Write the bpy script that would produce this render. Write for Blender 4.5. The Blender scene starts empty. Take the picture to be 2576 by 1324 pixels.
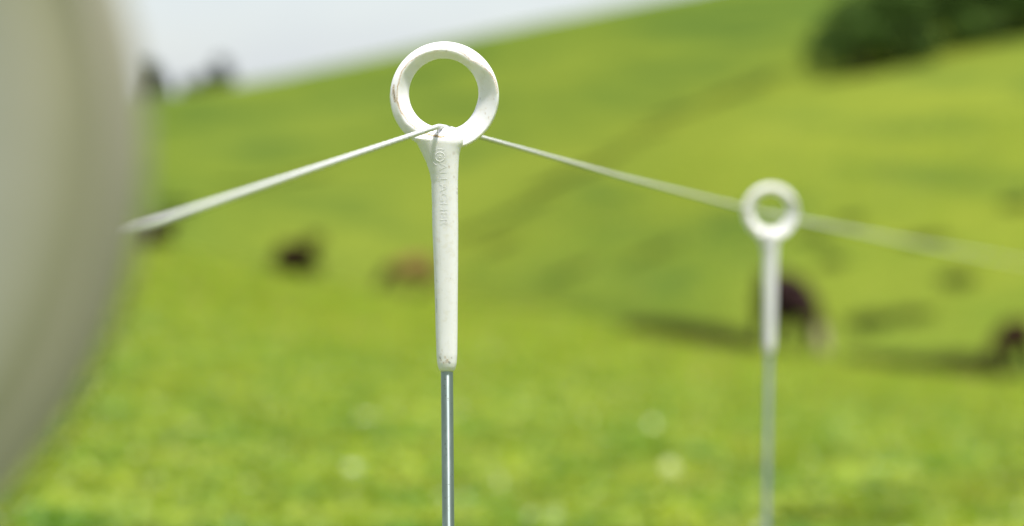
import bpy, bmesh, math, random
import numpy as np
from mathutils import Vector, Matrix, noise
from mathutils.bvhtree import BVHTree

random.seed(7); rng = np.random.default_rng(7)
scene = bpy.context.scene
col = scene.collection

# ------------------------------------------------------------------ camera
FOC = 8587.0            # focal length in units of a 2576-wide frame
HC = 0.68               # camera height above the ground under it
PITCH = math.atan((662 - 300) / FOC)
cam_d = bpy.data.cameras.new('camera'); cam = bpy.data.objects.new('camera', cam_d); col.objects.link(cam)
cam.location = (0, 0, HC); cam.rotation_euler = (math.pi / 2 - PITCH, 0, 0)
cam_d.sensor_width = 36; cam_d.lens = 120; cam_d.clip_start = 0.05; cam_d.clip_end = 9000
cam_d.dof.use_dof = True; cam_d.dof.focus_distance = 2.208; cam_d.dof.aperture_fstop = 5.5
scene.camera = cam

# ------------------------------------------------------------------ light
SUN_EL, SUN_AZ = 73.0, 146.0      # azimuth: degrees to the right of the viewing direction
w = bpy.data.worlds.new('World'); scene.world = w; w.use_nodes = True
nt = w.node_tree; nt.nodes.clear()
N = nt.nodes.new; L = nt.links.new
out = N('ShaderNodeOutputWorld'); bg = N('ShaderNodeBackground'); bg.inputs[1].default_value = 0.10
sky = N('ShaderNodeTexSky'); sky.sky_type = 'NISHITA'; sky.sun_disc = False
sky.sun_elevation = math.radians(SUN_EL); sky.sun_rotation = math.radians(SUN_AZ)
tc = N('ShaderNodeTexCoord'); mp = N('ShaderNodeMapping'); mp.inputs['Scale'].default_value = (1, 1, 3.0)
nz = N('ShaderNodeTexNoise'); nz.inputs['Scale'].default_value = 2.2; nz.inputs['Detail'].default_value = 6
nz.inputs['Roughness'].default_value = 0.55
rmp = N('ShaderNodeValToRGB'); rmp.color_ramp.elements[0].position = 0.36; rmp.color_ramp.elements[0].color = (.62, .62, .62, 1)
rmp.color_ramp.elements[1].position = 0.56; rmp.color_ramp.elements[1].color = (.97, .97, .97, 1)
mx = N('ShaderNodeMix'); mx.data_type = 'RGBA'
mx.inputs['B'].default_value = (2.46, 2.69, 3.06, 1)
L(tc.outputs['Generated'], mp.inputs[0]); L(mp.outputs[0], nz.inputs[0]); L(nz.outputs[0], rmp.inputs[0])
L(rmp.outputs[0], mx.inputs['Factor']); L(sky.outputs[0], mx.inputs['A'])
L(mx.outputs['Result'], bg.inputs[0]); L(bg.outputs[0], out.inputs[0])
sd = bpy.data.lights.new('sun', 'SUN'); sd.energy = 3.3; sd.angle = math.radians(5); sd.color = (1, .965, .9)
sun = bpy.data.objects.new('sun', sd); col.objects.link(sun)
el, az = math.radians(SUN_EL), math.radians(SUN_AZ)
sdir = Vector((math.sin(az) * math.cos(el), math.cos(az) * math.cos(el), math.sin(el)))
sun.rotation_euler = sdir.to_track_quat('Z', 'Y').to_euler(); sun.location = sdir * 50
vs = scene.view_settings
vs.view_transform = 'Standard'; vs.look = 'None'; vs.exposure = 1.35; vs.gamma = 1; vs.use_curve_mapping = False

# ------------------------------------------------------------------ helpers
def P(u, v, d):
    """World point seen at (u, v) of a 2576x1324 frame at depth d."""
    return cam_mat @ Vector(((u - 1288) / FOC * d, (662 - v) / FOC * d, -d))
cam_mat = Matrix.Translation(cam.location) @ cam.rotation_euler.to_matrix().to_4x4()

def tag(o, label=None, cat=None, group=None, kind=None):
    for k, v in (('label', label), ('category', cat), ('group', group), ('kind', kind)):
        if v: o[k] = v
    return o
def empty(name, loc, rz=0):
    o = bpy.data.objects.new(name, None); o.empty_display_size = .1; o.location = loc; o.rotation_euler = (0, 0, rz)
    col.objects.link(o); return o
def link(name, me, parent=None):
    o = bpy.data.objects.new(name, me); col.objects.link(o)
    if parent: o.parent = parent
    return o
def mesh(name, verts, faces, mat=None, smooth=True):
    me = bpy.data.meshes.new(name); me.from_pydata([tuple(v) for v in verts], [], faces); me.update()
    if mat: me.materials.append(mat)
    if smooth: me.polygons.foreach_set('use_smooth', [True] * len(me.polygons))
    return me
def np_mesh(name, V, F, mat, attrs=None, smooth=False):
    """V (n,3), F (m,k) with constant k."""
    me = bpy.data.meshes.new(name)
    me.vertices.add(len(V)); me.vertices.foreach_set('co', V.astype(np.float32).ravel())
    m, k = F.shape
    me.loops.add(m * k); me.loops.foreach_set('vertex_index', F.astype(np.int32).ravel())
    me.polygons.add(m); me.polygons.foreach_set('loop_start', np.arange(0, m * k, k, dtype=np.int32))
    me.update(calc_edges=True)
    if smooth: me.polygons.foreach_set('use_smooth', np.ones(m, bool))
    for nm, arr in (attrs or {}).items():
        a = me.color_attributes.new(nm, 'FLOAT_COLOR', 'POINT')
        c = np.ones((len(V), 4), np.float32); c[:, :arr.shape[1]] = arr
        a.data.foreach_set('color', c.ravel())
    me.materials.append(mat); return me
def tube(path, rad, n=10, cap=True):
    """Tube along a list of points; rad scalar or list."""
    path = [Vector(p) for p in path]; V = []; F = []
    rs = rad if hasattr(rad, '__len__') else [rad] * len(path)
    ref = None
    for i, p in enumerate(path):
        t = (path[min(i + 1, len(path) - 1)] - path[max(i - 1, 0)]).normalized()
        if ref is None: ref = t.orthogonal().normalized()
        a = (ref - t * ref.dot(t)).normalized(); ref = a; b = t.cross(a)
        for k in range(n):
            an = 2 * math.pi * k / n
            V.append(p + (a * math.cos(an) + b * math.sin(an)) * rs[i])
    for i in range(len(path) - 1):
        for k in range(n):
            F.append((i * n + k, i * n + (k + 1) % n, (i + 1) * n + (k + 1) % n, (i + 1) * n + k))
    if cap:
        F.append(tuple(reversed(range(n)))); F.append(tuple((len(path) - 1) * n + k for k in range(n)))
    return V, F
def join(*vf):
    V = []; F = []
    for v, f in vf:
        o = len(V); V += list(v); F += [tuple(i + o for i in q) for q in f]
    return V, F
def baked(o):
    dg = bpy.context.evaluated_depsgraph_get(); dg.update()
    return bpy.data.meshes.new_from_object(o.evaluated_get(dg))

def new_mat(name, color=(.5, .5, .5), rough=.6, metal=0, spec=.5):
    m = bpy.data.materials.new(name); m.use_nodes = True
    b = m.node_tree.nodes['Principled BSDF']
    b.inputs['Base Color'].default_value = (*color, 1); b.inputs['Roughness'].default_value = rough
    b.inputs['Metallic'].default_value = metal; b.inputs['Specular IOR Level'].default_value = spec
    return m, m.node_tree, b
def ramp(t, stops):
    r = t.nodes.new('ShaderNodeValToRGB'); e = r.color_ramp.elements
    while len(e) < len(stops): e.new(.5)
    for i, (p, c) in enumerate(stops): e[i].position = p; e[i].color = (*c, 1)
    return r
def noise_node(t, scale, detail=3, rough=.5, coord='Object', sc=(1, 1, 1), rot=(0, 0, 0)):
    c = t.nodes.new('ShaderNodeTexCoord'); m = t.nodes.new('ShaderNodeMapping'); n = t.nodes.new('ShaderNodeTexNoise')
    m.inputs['Scale'].default_value = sc; m.inputs['Rotation'].default_value = rot
    n.inputs['Scale'].default_value = scale; n.inputs['Detail'].default_value = detail; n.inputs['Roughness'].default_value = rough
    t.links.new(c.outputs[coord], m.inputs[0]); t.links.new(m.outputs[0], n.inputs[0]); return n
def mixc(t, f, a, b, mode='MIX'):
    m = t.nodes.new('ShaderNodeMix'); m.data_type = 'RGBA'; m.blend_type = mode
    for s, v in (('Factor', f), ('A', a), ('B', b)):
        if isinstance(v, bpy.types.NodeSocket): t.links.new(v, m.inputs[s])
        elif isinstance(v, (int, float)): m.inputs[s].default_value = v
        else: m.inputs[s].default_value = (*v, 1)
    return m.outputs['Result']

# ------------------------------------------------------------------ materials
def mat_plastic():
    m, t, b = new_mat('white_plastic', rough=.42, spec=.45)
    at = t.nodes.new('ShaderNodeAttribute'); at.attribute_name = 'stain'
    n = noise_node(t, 260, 4, .6); n2 = noise_node(t, 45, 4, .6)
    base = mixc(t, n2.outputs[0], (.70, .69, .71), (.77, .76, .785))
    r = ramp(t, [(.50, (1, 1, 1)), (.72, (.88, .85, .76))]); t.links.new(n.outputs[0], r.inputs[0])
    base = mixc(t, .6, base, r.outputs[0], 'MULTIPLY')
    sp = t.nodes.new('ShaderNodeSeparateColor'); t.links.new(at.outputs['Color'], sp.inputs[0])
    c1 = mixc(t, sp.outputs[0], base, (.36, .23, .10))
    c2 = mixc(t, sp.outputs[1], c1, (.085, .075, .055))
    t.links.new(c2, b.inputs['Base Color'])
    b.inputs['Subsurface Weight'].default_value = .6; b.inputs['Subsurface Radius'].default_value = (1, .95, .8)
    b.inputs['Subsurface Scale'].default_value = .005
    bp = t.nodes.new('ShaderNodeBump'); bp.inputs['Strength'].default_value = .12; bp.inputs['Distance'].default_value = .0004
    n3 = noise_node(t, 900, 3, .6); t.links.new(n3.outputs[0], bp.inputs['Height']); t.links.new(bp.outputs[0], b.inputs['Normal'])
    return m
def mat_steel():
    m, t, b = new_mat('galvanised_steel', rough=.58, metal=1.)
    n = noise_node(t, 120, 5, .65, sc=(1, 1, .25))
    r = ramp(t, [(.3, (.40, .46, .48)), (.55, (.46, .53, .56)), (.75, (.60, .67, .72))])
    t.links.new(n.outputs[0], r.inputs[0])
    b.inputs['Anisotropic'].default_value = .92; tg = t.nodes.new('ShaderNodeTangent'); tg.direction_type = 'RADIAL'; tg.axis = 'Z'
    b.inputs['Anisotropic Rotation'].default_value = .25; t.links.new(tg.outputs[0], b.inputs['Tangent'])
    v = noise_node(t, 700, 2); r2 = ramp(t, [(.66, (1, 1, 1)), (.72, (.35, .3, .25))]); t.links.new(v.outputs[0], r2.inputs[0])
    t.links.new(mixc(t, .7, r.outputs[0], r2.outputs[0], 'MULTIPLY'), b.inputs['Base Color'])
    bp = t.nodes.new('ShaderNodeBump'); bp.inputs['Strength'].default_value = .2; bp.inputs['Distance'].default_value = .0003
    t.links.new(n.outputs[0], bp.inputs['Height']); t.links.new(bp.outputs[0], b.inputs['Normal'])
    return m
def mat_foliage(name, attr='tint', rough=.5, spec=.35, transl=.35, gain=1.0):
    m, t, b = new_mat(name, rough=rough, spec=spec)
    at = t.nodes.new('ShaderNodeAttribute'); at.attribute_name = attr
    t.links.new(at.outputs['Color'], b.inputs['Base Color'])
    tr = t.nodes.new('ShaderNodeBsdfTranslucent')
    t.links.new(mixc(t, 1.0, at.outputs['Color'], (1.5, 1.5, .7), 'MULTIPLY'), tr.inputs[0])
    ms = t.nodes.new('ShaderNodeMixShader'); ms.inputs[0].default_value = transl
    o = t.nodes['Material Output']
    t.links.new(b.outputs[0], ms.inputs[1]); t.links.new(tr.outputs[0], ms.inputs[2]); t.links.new(ms.outputs[0], o.inputs[0])
    return m
def mat_ground():
    m, t, b = new_mat('pasture', rough=.95, spec=.0)
    big = noise_node(t, .045, 4, .5, sc=(1, .35, 1), rot=(0, 0, math.radians(-35)))
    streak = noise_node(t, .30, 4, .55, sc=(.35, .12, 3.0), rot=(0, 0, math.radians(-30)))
    fine = noise_node(t, 1.1, 5, .7); vf = noise_node(t, 14, 4, .7)
    r = ramp(t, [(.30, (.074, .117, .019)), (.50, (.105, .141, .0185)), (.68, (.122, .158, .022))]); t.links.new(big.outputs[0], r.inputs[0])
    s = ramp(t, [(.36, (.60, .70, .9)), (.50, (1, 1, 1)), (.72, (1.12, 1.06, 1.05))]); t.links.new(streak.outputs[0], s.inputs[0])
    f = ramp(t, [(.30, (.80, .84, .85)), (.66, (1.12, 1.1, 1.1))]); t.links.new(fine.outputs[0], f.inputs[0])
    g = ramp(t, [(.3, (.8, .83, .8)), (.7, (1.12, 1.1, 1.1))]); t.links.new(vf.outputs[0], g.inputs[0])
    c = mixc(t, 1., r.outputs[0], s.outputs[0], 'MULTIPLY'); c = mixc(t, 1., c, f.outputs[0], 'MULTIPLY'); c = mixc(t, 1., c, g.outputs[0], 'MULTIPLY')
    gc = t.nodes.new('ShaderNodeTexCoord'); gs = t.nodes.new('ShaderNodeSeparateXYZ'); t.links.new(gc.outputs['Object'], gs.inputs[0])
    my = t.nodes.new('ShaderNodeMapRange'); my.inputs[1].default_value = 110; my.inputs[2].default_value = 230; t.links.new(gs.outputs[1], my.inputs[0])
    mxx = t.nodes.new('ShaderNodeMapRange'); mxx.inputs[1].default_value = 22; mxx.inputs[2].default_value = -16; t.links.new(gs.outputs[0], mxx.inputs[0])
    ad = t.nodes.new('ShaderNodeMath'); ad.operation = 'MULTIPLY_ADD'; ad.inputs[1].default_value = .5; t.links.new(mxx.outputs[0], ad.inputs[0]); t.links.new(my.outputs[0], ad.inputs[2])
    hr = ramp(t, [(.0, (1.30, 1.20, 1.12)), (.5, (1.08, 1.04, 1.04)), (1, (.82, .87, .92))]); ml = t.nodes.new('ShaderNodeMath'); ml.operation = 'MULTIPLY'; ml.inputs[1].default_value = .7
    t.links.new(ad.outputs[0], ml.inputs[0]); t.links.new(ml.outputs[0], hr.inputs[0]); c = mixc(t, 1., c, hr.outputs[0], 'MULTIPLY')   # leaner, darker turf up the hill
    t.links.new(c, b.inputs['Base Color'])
    return m
PLASTIC, STEEL = mat_plastic(), mat_steel()
PLASTIC_THIN = PLASTIC.copy(); PLASTIC_THIN.name = "moulded_relief"
PLASTIC_THIN.node_tree.nodes["Principled BSDF"].inputs["Subsurface Weight"].default_value = 0
GRASS = mat_foliage('grass_blade', rough=.5, spec=.12, transl=.4)
LEAF = mat_foliage('broad_leaf', rough=.38, spec=.32, transl=.35)
TREELEAF = mat_foliage('tree_leaf', rough=.7, spec=.06, transl=.2)
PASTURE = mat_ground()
BARK = new_mat('bark', (.09, .07, .05), .9)[0]

# ------------------------------------------------------------------ terrain
U0 = [-1200, -200, 400, 700, 1000, 1500, 1900, 2400, 2900, 4200]
YC = [480, 560, 622, 690, 748, 806, 884, 944, 985, 1060]
DC = [170, 150, 140, 136, 128, 102, 84, 78, 75, 70]
US = [-3000, -400, 0, 400, 650, 950, 1150, 1550, 1850, 2300, 2900, 4500]
YS = [345, 330, 292, 242, 205, 142, 98, 18, -40, -125, -230, -400]
DT = 260.0
def sm(u, xs, ys, k=130):
    return (np.interp(u - k, xs, ys) + 2 * np.interp(u - k / 2, xs, ys) + 2 * np.interp(u, xs, ys) + 2 * np.interp(u + k / 2, xs, ys) + np.interp(u + k, xs, ys)) / 8
def ss(a, b, x):
    t = np.clip((x - a) / (b - a), 0, 1); return t * t * (3 - 2 * t)
def height(x, y):
    x = np.asarray(x, float); y = np.asarray(y, float)
    r = np.hypot(x, y)
    tanphi = np.where(y > 1e-6, x / np.maximum(y, 1e-6), np.sign(x) * 9)
    tanphi = np.clip(tanphi, -.5, .5)
    u = 1288 + FOC * tanphi
    dc = sm(u, U0, DC); zc = (300 - sm(u, U0, YC)) / FOC * dc
    zt = (300 - sm(u, US, YS)) / FOC * DT
    dc0 = float(sm(np.array(1288.), U0, DC)); zc0 = (300 - float(sm(np.array(1288.), U0, YC))) / FOC * dc0
    z9 = -1.07
    sl = (zc - z9) / (dc - 9); sl0 = (zc0 - z9) / (dc0 - 9)
    k = ss(4, 20, r)
    near = z9 + (r - 9) * (sl0 * (1 - k) + sl * k)
    dip = -1.3 * ss(0, 9, r - dc)
    base_r = dc + 14
    zb = zc - .30
    tt = np.clip((r - base_r) / (DT - base_r), 0, 1)
    hill = zb + (zt - zb) * (tt * .86 + .14 * tt * tt * (3 - 2 * tt))
    far = zt - 14 * ss(DT, DT + 260, r) * 1.0 - np.maximum(zt + 2, 0) * ss(DT + 50, DT + 500, r)
    z = np.where(r < dc, near, np.minimum(zc + dip, 99))
    blend = ss(dc + 7, base_r + 4, r)
    z = np.where(r > dc, (zc + dip) * (1 - blend) + hill * blend, z)
    z = np.where(r > DT, far, z)
    wob = (np.sin(x * .21 + y * .11) * np.sin(y * .17 - x * .07)) * .10 * ss(dc + 15, dc + 40, r) * (1 - ss(DT - 40, DT, r))
    wob += (np.sin(x * 1.1 + 1.3 * np.sin(y * .5)) * np.sin(y * .63 + x * .3)) * .018 * ss(3, 15, r)
    return z + wob + HC
def hit(u, v, dmin=95., dmax=262.):
    """Ground point on the far slope seen at (u, v)."""
    ds = np.linspace(dmin, dmax, 1200); pts = [P(u, v, d) for d in ds]
    X = np.array([p.x for p in pts]); Y = np.array([p.y for p in pts]); Z = np.array([p.z for p in pts])
    H = height(X, Y); idx = np.where(H >= Z)[0]
    i = idx[0] if len(idx) else len(ds) - 1
    return Vector((X[i], Y[i], H[i]))
# polar sheet round the camera foot
phi = np.concatenate([np.linspace(-180, -14, 70, endpoint=False), np.linspace(-14, 14, 281), np.linspace(14, 180, 71)[1:]])
rad = np.concatenate([[0.02], np.geomspace(.4, 60, 120), np.linspace(61, 275, 260), np.geomspace(280, 6000, 40)])
A, R = np.meshgrid(np.radians(phi), rad, indexing='ij')
X = R * np.sin(A); Y = R * np.cos(A); Z = height(X, Y)
nA, nR = X.shape; idx = np.arange(nA * nR).reshape(nA, nR)
F = np.stack([idx[:-1, :-1], idx[1:, :-1], idx[1:, 1:], idx[:-1, 1:]], -1).reshape(-1, 4)[:, ::-1]
g = link('ground', np_mesh('ground', np.stack([X, Y, Z], -1).reshape(-1, 3), F, PASTURE, smooth=True)); g['kind'] = 'structure'

def pnoise(x, y, s, o=0):
    return np.array([noise.noise((a * s + o, b * s, o * .37)) for a, b in zip(x, y)])

# ------------------------------------------------------------------ grass
def blades(n, r0, r1, u0, u1, ln, wd, seed, lenpow=0., lean=.72, gain=1.0):
    g_ = np.random.default_rng(seed)
    r = np.exp(g_.uniform(math.log(r0), math.log(r1), n)); u = g_.uniform(u0, u1, n)
    x = (u - 1288) / FOC * r; y = r * 1.0
    c1 = pnoise(x, y, 1.6, 3); c2 = pnoise(x, y, 5.5, 11)
    keep = g_.uniform(size=n) < np.clip(.75 + 1.1 * c2, .15, 1)
    r, u, x, y, c1, c2 = (a[keep] for a in (r, u, x, y, c1, c2)); n = len(r)
    s = (r / r0) ** lenpow
    l = ln * s * g_.uniform(.5, 1.15, n) * (1 + .7 * np.clip(c1, -.6, .8)); wdt = wd * s * g_.uniform(.6, 1.3, n)
    a = g_.uniform(0, 2 * math.pi, n); ln_ = g_.uniform(.15, 1, n) * lean * 2
    dx, dy = np.cos(a), np.sin(a); px, py = -dy, dx
    z = height(x, y) - .01
    V = np.zeros((n, 5, 3)); up1 = l * .55; up2 = l * np.clip(1 - .35 * ln_, .3, 1)
    o1 = l * .18 * ln_; o2 = l * .75 * ln_
    for j, (off, h, ww) in enumerate(((0, 0, 1), (0, 0, -1), (o1, up1, -.85), (o1, up1, .85), (o2, up2, 0))):
        V[:, j, 0] = x + dx * off + px * wdt * .5 * ww; V[:, j, 1] = y + dy * off + py * wdt * .5 * ww; V[:, j, 2] = z + h
    b = np.arange(n)[:, None] * 5
    T = np.concatenate([b + np.array([[0, 1, 2]]), b + np.array([[0, 2, 3]]), b + np.array([[3, 2, 4]])])
    k = np.clip(.5 + .9 * c1, 0, 1)[:, None]; ry = g_.uniform(size=(n, 1))
    colr = (1 - k) * np.array([[.125, .190, .016]]) + k * np.array([[.240, .285, .028]])
    colr = np.where(ry > .90, np.array([[.24, .20, .07]]), colr)
    colr = np.where((ry < .25), colr * np.array([[.62, .80, .6]]), colr) * g_.uniform(.8, 1.2, (n, 1))
    return V.reshape(-1, 3), T, np.repeat(colr * gain, 5, 0)
V, T, C = blades(150000, 3.2, 32, -700, 3300, .085, .0055, 1, .25)
tag(link('grass', np_mesh('grass', V, T, GRASS, {'tint': C})), kind='stuff')
V, T, C = blades(90000, 26, 150, -300, 2900, .13, .028, 2, .35, gain=1.25)
tag(link('distant_grass', np_mesh('distant_grass', V, T, GRASS, {'tint': C})), kind='stuff')

# broad clover-like leaves lying among the blades: these glint, a few by pale colour alone
def leaves(n, r0, r1, u0, u1, seed):
    g_ = np.random.default_rng(seed)
    r = np.exp(g_.uniform(math.log(r0), math.log(r1), n)); u = g_.uniform(u0, u1, n)
    x = (u - 1288) / FOC * r; y = r.copy()
    c = pnoise(x, y, 2.3, 21); keep = c > -.30 + .22 * np.clip((u - 1000) / 1200, -.4, 1) + g_.uniform(-.3, .3, n)
    keep_i = keep; x, y, r, c = x[keep], y[keep], r[keep], c[keep]; n = len(x)
    s = g_.uniform(.006, .017, n) * (r / r0) ** .2; z = height(x, y) + g_.uniform(.02, .07, n) + .05 * np.clip(pnoise(x, y, 3.1, 77), -.3, .6)
    a = g_.uniform(0, 2 * math.pi, n); tx = g_.normal(0, .38, n); ty = g_.normal(0, .38, n)
    V = np.zeros((n, 6, 3))
    for j in range(6):
        an = a + j * math.pi / 3; rr = s * (1.5 if j == 0 else 1.)
        ox, oy = np.cos(an) * rr, np.sin(an) * rr
        V[:, j, 0] = x + ox; V[:, j, 1] = y + oy; V[:, j, 2] = z + ox * tx + oy * ty + (s * .15 if j in (0, 3) else 0)
    b = np.arange(n)[:, None] * 6
    T = np.concatenate([b + np.array([[0, 1, 2, 3]]), b + np.array([[0, 3, 4, 5]])])
    q = np.clip(g_.uniform(0, .35, size=(n, 1)) + (.50 + 2.0 * pnoise(x, y, 3.2, 51))[:, None], 0, 1)
    colr = (1 - q) * np.array([[.070, .170, .006]]) + q * np.array([[.265, .330, .030]])
    pale = g_.uniform(size=(n, 1)) > .992 + .006 * np.clip((u[keep_i] - 700) / 900, 0, 1)[:, None]; colr = np.where(pale, np.array([[.42, .46, .30]]), colr)  # pale leaves: glints painted into the leaf colour
    return V.reshape(-1, 3), T, np.repeat(colr * g_.uniform(.85, 1.15, (n, 1)), 6, 0)
V, T, C = leaves(110000, 4.5, 34, -500, 3100, 5)
tag(link('clover', np_mesh('clover', V, T, LEAF, {'tint': C})), kind='stuff')

# ------------------------------------------------------------------ tufts standing in for bank and fold shade, with hillside clumps
def tuft_patch(spots, seed, hgt, colour):
    g_ = np.random.default_rng(seed); Vs = []; Ts = []; Cs = []; base = 0
    for (u, v, su, cnt, hs) in spots:
        c = hit(u, v, 62. if v > 815 else 95.)
        wid = su / FOC * c.y
        for k in range(cnt):
            x = c.x + g_.normal(0, wid * .5); y = c.y + g_.normal(0, max(.4, wid * .22)); z = float(height(x, y)) - .03
            a = g_.uniform(0, 6.283); l = hgt * hs * g_.uniform(.5, 1.1); ln = g_.uniform(.1, .7)
            dx, dy = math.cos(a), math.sin(a); w_ = .02 + .02 * g_.uniform()
            Vs += [(x - dy * w_, y + dx * w_, z), (x + dy * w_, y - dx * w_, z), (x + dx * l * ln, y + dy * l * ln, z + l)]
            Ts.append((base, base + 1, base + 2)); base += 3
            q = g_.uniform(.7, 1.3); cc = (colour[0] * q, colour[1] * q, colour[2] * q); Cs += [cc, cc, cc]
    return np.array(Vs), np.array(Ts), np.array(Cs)
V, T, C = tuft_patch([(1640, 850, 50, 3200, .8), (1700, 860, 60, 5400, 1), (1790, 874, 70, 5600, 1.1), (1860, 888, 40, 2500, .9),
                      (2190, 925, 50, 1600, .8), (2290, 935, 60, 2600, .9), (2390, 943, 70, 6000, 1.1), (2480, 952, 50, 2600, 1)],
                     31, .42, (.034, .030, .015))  # dark tuft strips stand in for the shade of the ditch bank
tag(link('bank_shade_tufts', np_mesh('bank_shade_tufts', V, T, GRASS, {'tint': C})), kind='stuff')
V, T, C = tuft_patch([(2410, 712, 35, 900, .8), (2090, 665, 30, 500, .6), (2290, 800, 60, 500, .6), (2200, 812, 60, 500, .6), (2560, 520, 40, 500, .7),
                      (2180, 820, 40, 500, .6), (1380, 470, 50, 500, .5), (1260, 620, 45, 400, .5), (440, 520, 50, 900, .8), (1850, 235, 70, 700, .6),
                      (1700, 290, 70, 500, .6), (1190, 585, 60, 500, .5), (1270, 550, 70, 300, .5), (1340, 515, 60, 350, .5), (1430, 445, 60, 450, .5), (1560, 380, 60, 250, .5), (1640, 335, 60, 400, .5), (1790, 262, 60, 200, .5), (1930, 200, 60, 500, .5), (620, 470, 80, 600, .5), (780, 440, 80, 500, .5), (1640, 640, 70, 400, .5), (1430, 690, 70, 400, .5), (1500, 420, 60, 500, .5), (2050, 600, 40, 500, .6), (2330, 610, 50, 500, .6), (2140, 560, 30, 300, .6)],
                     32, .40, (.055, .075, .016))  # clumps; the diagonal rows stand in for shade in the hill's folds
tag(link('tussocks_and_fold_shade', np_mesh('tussocks_and_fold_shade', V, T, GRASS, {'tint': C})), kind='stuff')

# ------------------------------------------------------------------ trees
def crown_mesh(lobes, nleaf, size, seed, tint):
    g_ = np.random.default_rng(seed); V = []; C = []
    tot = sum(l[3] ** 2 for l in lobes)
    for (cx, cy, cz, rr) in lobes:
        k = max(20, int(nleaf * rr * rr / tot)); shade = g_.uniform(.7, 1.35)
        d = g_.normal(size=(k, 3)); d /= np.linalg.norm(d, axis=1)[:, None]
        rad_ = rr * g_.uniform(.45, 1.08, (k, 1)) ** .6; rad_ *= 1 + .18 * np.sin(d[:, :1] * 7 + d[:, 2:3] * 9)
        p = np.array([[cx, cy, cz]]) + d * rad_ * np.array([[1, 1, .85]])
        a = g_.normal(size=(k, 3)); a /= np.linalg.norm(a, axis=1)[:, None]
        b = np.cross(a, g_.normal(size=(k, 3))); b /= np.linalg.norm(b, axis=1)[:, None]
        s = size * g_.uniform(.6, 1.3, (k, 1))
        V.append(np.stack([p - a * s, p - b * s * .55, p + a * s, p + b * s * .55], 1))
        C.append(np.repeat(np.array([tint]) * shade * g_.uniform(.75, 1.3, (k, 1)), 4, 0))
    V = np.concatenate(V).reshape(-1, 3); n = len(V) // 4
    return np_mesh('crown', V, np.arange(n * 4).reshape(n, 4), TREELEAF, {'tint': np.concatenate(C)})
def tree(name, loc, h, wdt, seed, label, tint, cat='tree', group=None, low=.18):
    g_ = random.Random(seed); t = empty(name, loc, g_.uniform(0, 6)); tag(t, label, cat, group)
    tr = [(0, 0, -.3), (.03 * h, 0, h * .25), (-.02 * h, .02 * h, h * .5), (0, 0, h * .8)]
    parts = [tube(tr, [h * .045, h * .036, h * .024, h * .008], 8)]
    lobes = [(0, 0, h * .72, wdt * .30)]
    for k in range(9):
        a = k * 2.4 + g_.uniform(-.4, .4); zz = h * (low + .08 + .62 * (k / 8)); ro = wdt * .33 * (1.1 - .5 * k / 8) * g_.uniform(.7, 1.15)
        e = (math.cos(a) * ro, math.sin(a) * ro, zz + h * .08)
        parts.append(tube([(0, 0, zz * .75), (e[0] * .5, e[1] * .5, zz * .9), e], [h * .018, h * .011, h * .004], 5))
        lobes.append((e[0], e[1], e[2], wdt * .21 * g_.uniform(.75, 1.2)))
    link('trunk', mesh('trunk', *join(*parts), BARK), t)
    link('crown', crown_mesh(lobes, 7500, h * .024, seed, tint), t)
    return t
dark = (.072, .125, .030)
grove = 'dark trees on the upper right hillside'
gl = ['small dark tree at the lower left end of the hillside grove',
      'dark green tree just right of the grove\'s small end tree',
      'tall dark tree in the left half of the hillside grove',
      'dark tree in the middle of the grove at the top right',
      'dense dark tree right of the middle of the hillside grove',
      'dark tree near the frame\'s top right corner with higher base',
      'rightmost dark tree of the grove cut by the right edge']
for i, (u, v, h, wd) in enumerate([(2082, 178, 2.5, 2.6), (2165, 186, 4.1, 4.0), (2255, 168, 5.0, 4.4), (2345, 140, 5.6, 4.6), (2435, 112, 6.0, 5.0), (2525, 94, 6.5, 5.2), (2620, 80, 6.6, 5.4)]):
    tree('hillside_tree', hit(u, v), h, wd, 50 + i, gl[i], dark, 'tree', grove, low=.04)
tl = [('dark ridge_tree', 385, 258, 5.5, 3.0), ]
ridge = 'small trees on the left skyline'
for i, (u, top, hgt, wd, lab) in enumerate([
        (362, 140, 5.6, 4.2, 'grey green skyline tree beside the pale blurred disc at left'),
        (480, 200, 2.4, 2.8, 'low dark bush at the left foot of the skyline clump'),
        (520, 178, 2.6, 2.4, 'rounded dark bush in the middle of the skyline clump'),
        (560, 128, 4.6, 2.0, 'tallest dark tree on the left skyline, right end of its clump')]):
    d = 285.0; p = P(u, top, d); tree('skyline_tree', (p.x, p.y, p.z - hgt), hgt, wd, 80 + i, lab, (.035, .055, .04), 'tree', ridge, low=.02)

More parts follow.
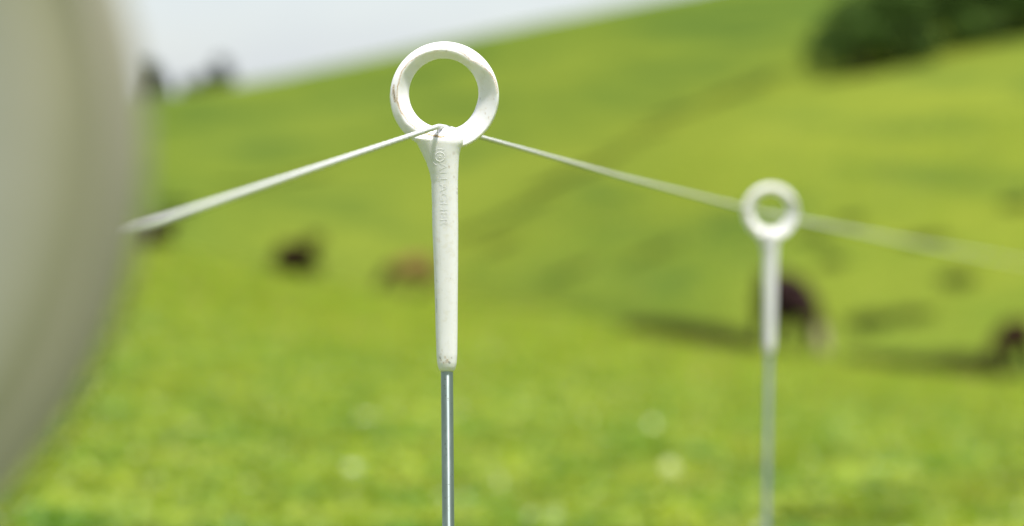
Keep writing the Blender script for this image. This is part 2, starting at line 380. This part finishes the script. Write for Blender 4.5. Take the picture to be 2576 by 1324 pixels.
# ------------------------------------------------------------------ cows
def mat_hide(name, c1, c2, face=None, fx=1.20):
    m, t, b = new_mat(name, rough=.85, spec=.08)
    n = noise_node(t, 3, 4, .6); base = mixc(t, n.outputs[0], c1, c2)
    if face:
        c = t.nodes.new('ShaderNodeTexCoord'); s = t.nodes.new('ShaderNodeSeparateXYZ'); t.links.new(c.outputs['Object'], s.inputs[0])
        r = ramp(t, [(.0, (0, 0, 0)), (1, (1, 1, 1))]); mr = t.nodes.new('ShaderNodeMapRange')
        mr.inputs[1].default_value = fx; mr.inputs[2].default_value = fx + .06; t.links.new(s.outputs[0], mr.inputs[0])
        base = mixc(t, mr.outputs[0], base, face)
    t.links.new(base, b.inputs['Base Color']); return m
def skin_mesh(name, pts, edges, mat, sub=2):
    me = bpy.data.meshes.new(name + '_bones'); me.from_pydata([p[:3] for p in pts], edges, [])
    o = link('tmp', me); o.modifiers.new('s', 'SKIN')
    for v, p in zip(me.skin_vertices[0].data, pts):
        v.radius = (p[3], p[3] if len(p) < 5 else p[4])
    me.skin_vertices[0].data[0].use_root = True
    ms = o.modifiers.new('b', 'SUBSURF'); ms.levels = sub; ms.render_levels = sub
    r = baked(o); bpy.data.objects.remove(o); r.name = name; r.materials.clear(); r.materials.append(mat)
    r.polygons.foreach_set('use_smooth', [True] * len(r.polygons)); return r
def cow_rest_bones():
    p = [(-.10, 0, .42, .36, .40), (-.62, 0, .42, .34, .36), (.42, 0, .46, .30, .38), (.72, 0, .72, .17, .24), (.88, 0, .98, .13, .16),
         (1.06, 0, .98, .12, .12), (1.30, 0, .84, .09, .09), (1.36, 0, .80, .075, .07), (-.90, 0, .40, .20, .24)]
    e = [(0, 1), (0, 2), (2, 3), (3, 4), (4, 5), (5, 6), (6, 7), (1, 8)]
    for s in (-1, 1):
        b = len(p); p += [(.50, s * .22, .26, .13), (.86, s * .26, .14, .08), (.62, s * .30, .07, .055), (.50, s * .31, .06, .055)]
        e += [(2, b), (b, b + 1), (b + 1, b + 2), (b + 2, b + 3)]
        b = len(p); p += [(-.62, s * .34, .24, .18), (-.28, s * .42, .17, .11), (-.55, s * .48, .08, .06), (-.35, s * .50, .06, .055)]
        e += [(1, b), (b, b + 1), (b + 1, b + 2), (b + 2, b + 3)]
    return p, e
def cow_bones():
    p = [(-.10, 0, 1.02, .36, .40), (-.60, 0, 1.08, .31, .34), (.45, 0, 1.06, .28, .38), (.80, 0, .98, .16, .24), (1.05, 0, .68, .12, .16),
         (1.18, 0, .45, .12, .13), (1.30, 0, .22, .085, .09), (1.34, 0, .13, .075, .07), (-.86, 0, 1.10, .18, .22)]
    e = [(0, 1), (0, 2), (2, 3), (3, 4), (4, 5), (5, 6), (6, 7), (1, 8)]
    for s, fx in ((-1, .05), (1, -.04)):
        b = len(p); p += [(.50, s * .17, .78, .13), (.50 + fx, s * .19, .46, .065), (.47 + fx, s * .19, .14, .048), (.52 + fx, s * .19, .03, .06)]
        e += [(2, b), (b, b + 1), (b + 1, b + 2), (b + 2, b + 3)]
        b = len(p); p += [(-.68, s * .19, .80, .18), (-.60 + fx, s * .22, .62, .11), (-.84 + fx, s * .20, .42, .058), (-.78 + fx, s * .20, .13, .048), (-.73 + fx, s * .20, .03, .06)]
        e += [(1, b), (b, b + 1), (b + 1, b + 2), (b + 2, b + 3), (b + 3, b + 4)]
    return p, e
def cow_tree(mat, label, loc, rz, sc, meshes):
    root = empty('cow', loc, rz); root.scale = (sc,) * 3; tag(root, label, 'cow', 'cattle grazing at the foot of the hill')
    for nm, me in meshes: link(nm, me, root)
    return root
def make_cow_meshes(mat, tipmat, rest=False):
    p, e = cow_rest_bones() if rest else cow_bones(); hx, hz = (-.16, .42) if rest else (0, 0); out_ = [('body', skin_mesh('body', p, e, mat))]
    for s in (-1, 1):
        out_.append(('ear', mesh('ear', *tube([(1.10 + hx, s * .10, .66 + hz), (1.09 + hx, s * .20, .64 + hz), (1.07 + hx, s * .29, .60 + hz)], [.025, .055, .012], 8), mat)))
    out_.append(('tail', mesh('tail', *tube([(-1.06, 0, .52), (-1.14, 0, .34), (-1.16, .06, .14), (-1.02, .26, .06)] if rest else [(-1.0, 0, 1.22), (-1.10, 0, 1.0), (-1.10, .02, .62), (-1.10, .03, .34)], [.035, .025, .022, .05], 8), tipmat)))
    return out_
tip = new_mat('tail_hair', (.03, .02, .015), .9)[0]
h_dark = mat_hide('dark_hide', (.013, .006, .003), (.030, .013, .006))
h_red = mat_hide('red_hide', (.09, .045, .020), (.20, .105, .045), (.025, .015, .010), .72)
h_herf = mat_hide('bay_hide', (.010, .006, .006), (.032, .013, .012), (.26, .21, .15))
md, mdr, mr_, mh = make_cow_meshes(h_dark, tip), make_cow_meshes(h_dark, tip, True), make_cow_meshes(h_red, tip), make_cow_meshes(h_herf, tip)
def face_cam(p, off): return math.atan2(-p.y, -p.x) + math.radians(off)
for ms_, u, v, off, sc, lab in [
        (mdr, 750, 684, 30, 1.55, 'dark brown cow lying alone on the slope left of the tall white post'),
        (mr_, 1035, 748, -75, 1.15, 'red brown cow grazing sideways just left of the tall white handle'),
        (mh, 1982, 900, 27, 1.30, 'large dark cow with a pale lowered face behind the second post'),
        (md, 2545, 948, -28, 1.0, 'brown cow standing at the right edge of the picture'),
        (mdr, 376, 612, 75, 1.25, 'dark cow lying just behind the left end of the rope')]:
    p = hit(u, v, 66 if u > 1500 else 120); cow_tree(None, lab, p, face_cam(p, off), sc, ms_)

# ------------------------------------------------------------------ fence post with ring top (units: source pixels / 4344 = metres, ring centre at 0)
S = 1 / 4344.0
def px(x, y): return ((x - 1250) * S, (264 - y) * S)
def sweep_ring():
    V = []; F = []; n = 120; m = 0
    ridge = [(-80, 150), (-30, 151), (0, 151), (14, 149), (26, 144), (40, 131), (52, 121), (66, 123), (90, 127), (115, 131), (150, 134), (180, 134), (215, 133), (240, 126), (275, 122)]
    for i in range(n + 1):
        th = 278 - (278 + 74) * i / n; f = i / n
        ro = 153.5; ri = 97 + (5 if th < -20 else 0) * min(1, (-20 - th) / 40) if th < -20 else 97
        if 150 < th < 278: ri = 97 + 1.5 * math.sin((th - 150) / 128 * math.pi)
        rg = float(np.interp(th, [a for a, _ in ridge], [b for _, b in ridge]))
        off = -1.2 + 8.6 * (f ** 1.15)             # mm, towards the back
        sec = [(ro, 2.6), (ro, -1.6), (ro - 2, -3.0), (max(rg + 3, 0) if rg < 146 else rg, -4.6), (rg - 2, -4.9), (rg - 7, -4.3),
               (ri + 6, .2), (ri + 1, 1.8), (ri, 3.2), (ri + 2, 4.8), (ri + 9, 5.6), (ro - 12, 5.4), (ro - 3, 4.2)]
        m = len(sec); a = math.radians(th)
        cx, cz = (-2 * S, 9 * S)
        for (r_, ax) in sec:
            k = 1 - (r_ - 97) / 56.5                # hole is centred 2 px left, 2 px up of the outer circle
            V.append((math.cos(a) * r_ * S + cx * k, (ax + off) * .001, math.sin(a) * r_ * S + cz * k - 7 * S))
    for i in range(n):
        for k in range(m):
            F.append((i * m + k, i * m + (k + 1) % m, (i + 1) * m + (k + 1) % m, (i + 1) * m + k))
    F.append(tuple(reversed(range(m)))); F.append(tuple(n * m + k for k in range(m)))
    return V, F
ROWS = [(355, 1196, 1290, 29), (359, 1184, 1298, 33), (366, 1170, 1302, 36), (383, 1158, 1303.5, 38), (399, 1168, 1302.5, 38), (417, 1179, 1296.5, 37), (435, 1188, 1292, 36), (458, 1199, 1290, 34),
        (490, 1209, 1288.6, 32), (512, 1213, 1288, 31), (567, 1214.5, 1288, 30), (640, 1215.5, 1288.5, 29), (751, 1220, 1288, 28), (860, 1223, 1287, 27), (940, 1225, 1286.5, 26),
        (1000, 1227, 1285.8, 26), (1022, 1228.6, 1284.2, 25), (1034, 1231, 1282, 23), (1042, 1234.5, 1278.8, 20), (1047, 1239, 1275, 15)]
def loft_handle():
    V = []; F = []; n = 40
    for (y, xl, xr, hd) in ROWS:
        cx = (xl + xr) / 2; hw = (xr - xl) / 2
        for k in range(n):
            a = 2 * math.pi * k / n; e = .86
            c, s = math.cos(a), math.sin(a)
            xx = cx + hw * math.copysign(abs(c) ** e, c); yy = hd * math.copysign(abs(s) ** e, s)
            dz = 0
            if y < 400: dz = (-yy / hd * .5 + .5) * 22 * max(0, min(1, (400 - y) / 34)) + (xx - 1240) * .05   # saddle slopes to the front
            X_, Z_ = px(xx, y + dz)
            V.append((X_, yy * S, Z_))
    m = len(ROWS)
    for i in range(m - 1):
        for k in range(n): F.append((i * n + k, (i + 1) * n + k, (i + 1) * n + (k + 1) % n, i * n + (k + 1) % n))
    F.append(tuple(range(n))); F.append(tuple(reversed([(m - 1) * n + k for k in range(n)])))
    return V, F
o = link('tmp', mesh('tmp', *join(sweep_ring(), loft_handle()), PLASTIC))
bm = bmesh.new(); bm.from_mesh(o.data); bmesh.ops.recalc_face_normals(bm, faces=bm.faces); bm.to_mesh(o.data); bm.free()
rm = o.modifiers.new('r', 'REMESH'); rm.mode = 'VOXEL'; rm.voxel_size = .00042; rm.use_smooth_shade = True
smo = o.modifiers.new('s', 'SMOOTH'); smo.factor = .5; smo.iterations = 5
HANDLE = baked(o); bpy.data.objects.remove(o); HANDLE.name = 'handle'
HANDLE.materials.clear(); HANDLE.materials.append(PLASTIC)
# stains that the photograph shows, as a vertex attribute
nV = len(HANDLE.vertices); co = np.zeros(nV * 3, np.float32); HANDLE.vertices.foreach_get('co', co); co = co.reshape(-1, 3)
sx = co[:, 0] / S + 1250; sy = 264 - co[:, 2] / S; front = co[:, 1] < .0062
def dist_poly(pts):
    d = np.full(nV, 1e9)
    for (ax, ay, aw), (bx, by, bw) in zip(pts[:-1], pts[1:]):
        vx, vy = bx - ax, by - ay; t = np.clip(((sx - ax) * vx + (sy - ay) * vy) / (vx * vx + vy * vy), 0, 1)
        w_ = aw + (bw - aw) * t; d = np.minimum(d, np.hypot(sx - ax - vx * t, sy - ay - vy * t) / np.maximum(w_, .05))
    return d
nzv = np.array([noise.noise((a * .13, b * .13, c * 900)) for a, b, c in zip(sx, sy, co[:, 1])])
nz2 = np.array([noise.noise((a * .45, b * .45, 5)) for a, b in zip(sx, sy)])
st = np.zeros((nV, 3), np.float32)
def stain(ch, pts, amp, noise_amt=.5):
    d = dist_poly(pts) * (1 + noise_amt * nzv); v = amp * np.clip(1.35 - d, 0, 1) * np.clip(.75 + nz2 * 1.2, .1, 1.2) * front
    st[:, ch] = np.maximum(st[:, ch], v)
stain(0, [(1180, 157, 1.2), (1150, 176, 1.5), (1130, 202, 2), (1118, 246, 2.2), (1117, 283, 2.6), (1127, 313, 2.2), (1147, 341, 2.2), (1172, 362, 2.4)], .95)
stain(0, [(1192, 373, 2.5), (1216, 381, 3.5), (1240, 384, 4), (1252, 384, 1.5)], 1.2, .25)
stain(1, [(1216, 383, 1.2), (1228, 385, 1.6)], .7)
stain(0, [(1272, 137, .8), (1306, 153, 1.6), (1325, 171, 1.6), (1353, 182, 1.8), (1378, 205, 2.4), (1395, 232, 2.2), (1399, 262, 1.4)], .85)
stain(0, [(1108, 240, 3), (1107, 262, 5.5), (1112, 285, 4)], .85); stain(1, [(1106, 252, 1.2), (1108, 266, 2.4), (1113, 280, 1.2)], .7)
stain(0, [(1241, 132, 3), (1256, 134, 3.4), (1256, 145, 3)], .35); stain(0, [(1222, 144, 3), (1232, 143, 2)], .4)
stain(0, [(1156, 170, 3), (1190, 150, 3)], .22)
for (a, b, r_, am, ch) in [(1349, 277, 2.4, .7, 1), (1364, 318, 2.4, .45, 0), (1374, 330, 2.2, .4, 0), (1388, 278, 2, .3, 0), (1366, 305, 2, .25, 0),
                           (1263, 468, 3.2, .7, 0), (1277, 496, 3, .35, 0), (1276, 428, 4, .3, 0), (1286, 541, 3.5, .35, 1), (1286, 530, 2, .5, 0),
                           (1238, 1006, 2.6, .9, 1), (1240, 1012, 2.5, .7, 0), (1252, 1005, 3, .55, 0), (1258, 1013, 3.4, .85, 0), (1264, 1019, 2.6, .9, 1), (1247, 1019, 2.4, .7, 0),
                           (1253, 1016, 3.5, .5, 0), (1270, 1006, 1.6, .6, 1), (1243, 984, 2, .35, 0), (1240, 995, 2.4, .3, 0), (1244, 990, 1.5, .3, 0),
                           (1232, 672, 5, .16, 0), (1254, 625, 5, .2, 0), (1275, 622, 2.5, .25, 0), (1212, 410, 7, .15, 0), (1285, 375, 5, .15, 0),
                           (1174, 386, 2, .5, 1), (1170, 378, 3, .4, 0), (1267, 782, 1.6, .3, 1), (1243, 815, 1.6, .3, 1), (1229, 790, 3, .22, 1)]:
    stain(ch, [(a, b, r_), (a + .5, b + r_ * .9, r_)], am)
stain(1, [(1227, 840, 1.4), (1228, 860, 2), (1227, 880, 1.4)], .35)
stain(1, [(1238, 610, .8), (1236, 700, .8), (1240, 760, .8)], .14)
ca = HANDLE.color_attributes.new('stain', 'FLOAT_COLOR', 'POINT'); cc = np.ones((nV, 4), np.float32); cc[:, :3] = st; ca.data.foreach_set('color', cc.ravel())

# raised moulded logo swirl and lettering, laid on the front of the handle
dgh = link('tmp', HANDLE); bpy.context.view_layer.update()
bvh = BVHTree.FromObject(dgh, bpy.context.evaluated_depsgraph_get()); bpy.data.objects.remove(dgh)
def front_y(x, z):
    h_ = bvh.ray_cast(Vector((x, -.05, z)), Vector((0, 1, 0)))
    return h_[0].y if h_[0] else 0
def text_mesh():
    cu = bpy.data.curves.new('lt', 'FONT'); cu.body = 'ALLAGHER'; cu.size = 1; cu.extrude = .5; cu.resolution_u = 3; cu.space_character = 1.02
    cu.offset = -.012
    o = link('tmp', cu); me = baked(o); bpy.data.objects.remove(o)
    xs = [v.co.x for v in me.vertices]; ys = [v.co.y for v in me.vertices]; w_, h_ = max(xs), max(ys)
    bm = bmesh.new(); bm.from_mesh(me); bmesh.ops.remove_doubles(bm, verts=bm.verts, dist=1e-4); bmesh.ops.triangulate(bm, faces=bm.faces)
    bmesh.ops.subdivide_edges(bm, edges=[e for e in bm.edges if e.calc_length() > .25], cuts=2)
    for v in bm.verts:
        t = v.co.x / w_; s_ = v.co.y / h_
        yy = 456 + t * 178; xx = 1236 + 2.5 * t + s_ * 21       # runs down the handle, tops to the right
        X_, Z_ = px(xx, yy); fy = front_y(X_, Z_)
        v.co = (X_, fy - ((.00010) if v.co.z > 0 else -.0005), Z_)
    bmesh.ops.recalc_face_normals(bm, faces=bm.faces); bm.to_mesh(me); bm.free()
    me.materials.clear(); me.materials.append(PLASTIC_THIN); me.name = 'lettering'; return me
def swirl_mesh():
    parts = []
    def arc(r0, r1, a0, a1, wd, cx=1238, cy=441):
        pts = []
        for i in range(40):
            t = i / 39; a = math.radians(a0 + (a1 - a0) * t); r_ = r0 + (r1 - r0) * t
            X_, Z_ = px(cx + r_ * math.cos(a), cy - r_ * math.sin(a)); pts.append((X_, front_y(X_, Z_) + .00018, Z_))
        parts.append(tube(pts, wd * S, 6))
    arc(13, 13, 0, 360, 1.5); arc(4, 4, 0, 360, 1.3); arc(22, 25, 60, 250, 1.3); arc(19, 20, 40, 200, 1.0)
    return mesh('emblem', *join(*parts), PLASTIC_THIN)
LETTERS, SWIRL = text_mesh(), swirl_mesh()
# steel rod and tread-in step
gx, gz = px(1256.5, 1040); gx2, gz2 = px(1259.8, 1480)
slope = (gx2 - gx) / (gz2 - gz)
RODLEN = .80
def rod_at(z): return (gx + (z - gz) * slope, 0, z)
rv = tube([rod_at(z) for z in (gz + .012, gz + .010, gz + .009, -.3, -.5, -.7, -.86, -.90)], [.0039] + [.00392] * 5 + [.0038, .0008], 24)
ROD = mesh('steel_rod', *rv, STEEL)
sb = rod_at(-.72); STEP = mesh('foot_step', *tube([(sb[0], 0, sb[2] + .02), (sb[0] + .012, 0, sb[2]), (sb[0] + .07, 0, sb[2]), (sb[0] + .075, 0, sb[2] - .006), (sb[0] + .075, 0, sb[2] - .09)], .0038, 12), STEEL)
def post(ring_c, rz, label, tilt=0):
    r = empty('fence_post', (ring_c[0] + sb[0], ring_c[1], ring_c[2] - .75)); r.rotation_euler = (0, tilt, rz)
    tag(r, label, 'fence post', 'ring top fence posts carrying the rope')
    for nm, me in (('handle', HANDLE), ('lettering', LETTERS), ('emblem', SWIRL), ('steel_rod', ROD), ('foot_step', STEP)):
        c = link(nm, me, r); c.location = (-sb[0], 0, .75)
        if nm in ('lettering', 'emblem'): pass
    return r
k8 = 2576 / 2880
ring1 = P(1250 * k8, 264 * k8, 2.21); ring2 = P(1941, 531, 4.29); ring3 = P(2685, 660, 17.0)
post(ring1, 0, 'tall sharp white fence post with open ring top at centre')
post(ring2 - Vector((.75 * .021, 0, 0)), math.radians(6), 'blurred white ring top post further away, in front of the large cow', tilt=.021)
post(ring3, math.radians(-10), 'far ring top post on the rope beyond the right edge')

# ------------------------------------------------------------------ rope
A1 = P(1103, 318.5, 2.206); B1 = P(380, 563, 1.535)
d_ = (B1 - A1).normalized()
near_end = A1 + d_ * ((A1.y - .87) / -d_.y)
A2 = A1 + Vector((.0035, .010, -.0004))
C1 = P(1941, 541, 4.29)
rope_pts = [near_end, A1 - Vector((0, .004, 0)) + d_ * .01, A1, A2, P(1555, 443, 2.995), C1, P(2300, 612, 7.2), P(2576, 662, 14.9), ring3 + Vector((0, 0, -.02))]
def resample(pts, step):
    out_ = [pts[0]]
    for a, b in zip(pts[:-1], pts[1:]):
        n = max(1, int((b - a).length / step))
        for i in range(1, n + 1): out_.append(a.lerp(b, i / n))
    return out_
fine_pts = resample(rope_pts[:6], .0011)
for _ in range(6):
    fine_pts = [fine_pts[0]] + [(fine_pts[i - 1] + fine_pts[i] * 2 + fine_pts[i + 1]) / 4 for i in range(1, len(fine_pts) - 1)] + [fine_pts[-1]]
m, t_, b_ = new_mat('rope_fibre', (.80, .80, .82), .6, 0, .3)
n = noise_node(t_, 650, 4, .75); t_.links.new(mixc(t_, n.outputs[0], (.28, .28, .32), (1.0, 1.0, 1.0)), b_.inputs['Base Color']); FIB = m
WIRE = new_mat('fine_wire', (.62, .64, .70), .4, .8)[0]
rope = empty('fence_rope', tuple(A1)); rope['label'] = 'white twisted rope strung through the ring tops of the posts'; rope['category'] = 'rope'
ctr = Vector(A1)
def strand(name, pts, k, nk, r_off, r_, mat, pitch=.0098, sides=6):
    s_ = 0; path = []; rs = []
    for i, p in enumerate(pts):
        if i: s_ += (pts[i] - pts[i - 1]).length
        t = (pts[min(i + 1, len(pts) - 1)] - pts[max(0, i - 1)]).normalized()
        a = t.cross(Vector((0, 0, 1))).normalized(); b = t.cross(a)
        an = 2 * math.pi * (s_ / pitch + k / nk)
        path.append(p + (a * math.cos(an) + b * math.sin(an)) * r_off - ctr); rs.append(r_ * (1 + .10 * math.sin(s_ * 900 + k)))
    return link(name, mesh(name, *tube(path, rs, sides), mat), rope)
for k in range(4): strand('strand', fine_pts, k, 4, .00105, .00066, FIB, pitch=.0115)
strand('wire', fine_pts, .5, 4, .00130, .00030, WIRE, sides=4, pitch=.0115)
strand('wire', fine_pts, 2.5, 4, .00130, .00030, WIRE, sides=4, pitch=.0115)
far_pts = resample(rope_pts[5:], .02)
for k in range(3): strand('strand', far_pts, k, 3, .0012, .0017, FIB, pitch=.12, sides=5)
lx, lz = px(1229, 354); l0 = ring1 + Vector((lx, -.006, lz)); 
link('loose_thread', mesh('loose_thread', *tube([l0 - ctr + Vector(q) * .001 for q in ((0, 2, 0), (.4, -1.2, -.3), (.3, -3.0, -1.6), (.5, -4.2, -3.2), (.2, -4.6, -4.6))], .0003, 6), FIB), rope)

# ------------------------------------------------------------------ reel hooked on the near post, close to the lens
DR = .80; rc = P(-1035, 372, DR); RR = 1355 / FOC * DR
npost = post(Vector((near_end.x, .87, near_end.z + .021)), math.radians(4), 'near ring top post beside the reel beyond the left edge')
m, t, b = new_mat('reel_plastic', rough=.55, spec=.3)
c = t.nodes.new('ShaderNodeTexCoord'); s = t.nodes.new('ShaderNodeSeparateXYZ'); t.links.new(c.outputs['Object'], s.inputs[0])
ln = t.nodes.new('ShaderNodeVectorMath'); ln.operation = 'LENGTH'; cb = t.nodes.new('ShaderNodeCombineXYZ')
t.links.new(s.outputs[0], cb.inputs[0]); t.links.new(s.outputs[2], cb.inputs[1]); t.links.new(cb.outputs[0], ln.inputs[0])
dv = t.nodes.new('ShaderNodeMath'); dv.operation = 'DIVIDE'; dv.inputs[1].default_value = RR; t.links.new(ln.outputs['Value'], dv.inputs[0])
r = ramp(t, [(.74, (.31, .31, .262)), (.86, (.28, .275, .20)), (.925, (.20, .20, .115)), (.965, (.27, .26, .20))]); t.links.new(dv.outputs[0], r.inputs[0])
n = noise_node(t, 14, 4, .6); r2 = ramp(t, [(.3, (.85, .88, .85)), (.7, (1.1, 1.07, 1.1))]); t.links.new(n.outputs[0], r2.inputs[0])
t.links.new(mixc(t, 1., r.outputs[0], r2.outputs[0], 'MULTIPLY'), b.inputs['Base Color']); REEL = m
def lathe_y(prof, n=128):
    V = []; F = []
    for (r_, y) in prof:
        for k in range(n):
            a = 2 * math.pi * k / n; V.append((math.cos(a) * r_, y, math.sin(a) * r_))
    m_ = len(prof)
    for i in range(m_ - 1):
        for k in range(n): F.append((i * n + k, i * n + (k + 1) % n, (i + 1) * n + (k + 1) % n, (i + 1) * n + k))
    return V, F
reel = empty('rope_reel', tuple(rc)); tag(reel, 'large pale grey green round object, very out of focus, filling the left edge', 'reel')
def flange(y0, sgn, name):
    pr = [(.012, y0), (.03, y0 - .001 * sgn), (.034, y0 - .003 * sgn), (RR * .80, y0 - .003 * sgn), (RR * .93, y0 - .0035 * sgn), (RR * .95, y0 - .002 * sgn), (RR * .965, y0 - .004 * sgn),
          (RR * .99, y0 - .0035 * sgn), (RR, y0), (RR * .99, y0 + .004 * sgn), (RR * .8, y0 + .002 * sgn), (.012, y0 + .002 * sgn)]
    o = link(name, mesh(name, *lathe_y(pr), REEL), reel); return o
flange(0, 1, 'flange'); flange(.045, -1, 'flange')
link('hub', mesh('hub', *tube([(0, -.012, 0), (0, -.010, 0), (0, .06, 0)], [.010, .014, .014], 24), REEL), reel)
v, f = [], []
for k in range(8):
    q = tube([Vector((math.cos(a / 24 * 2 * math.pi) * .072, .006 + k * .0045, math.sin(a / 24 * 2 * math.pi) * .072)) for a in range(25)], .0024, 8, cap=False); v, f = join((v, f), q)
wr = link('wound_rope', mesh('wound_rope', v, f, FIB), reel)
link('crank', mesh('crank', *tube([(0, -.012, 0), (-.03, -.016, .03), (-.05, -.018, .055), (-.05, -.05, .055)], [.006, .005, .006, .009], 12), STEEL), reel)
link('hook', mesh('hook', *tube([(0, .055, 0), (-.04, .062, -.02), (-.10, .066, -.06), (near_end.x - rc.x + .004, .064, -.13)], .004, 10), STEEL), reel)
link('lead_rope', mesh('lead_rope', *tube([near_end - rc, Vector((-.10, .035, -.05)), Vector((-.06, .024, -.04))], .0016, 8), FIB), reel)
print('tris', sum(len(o.data.polygons) for o in bpy.data.objects if o.type == 'MESH'))
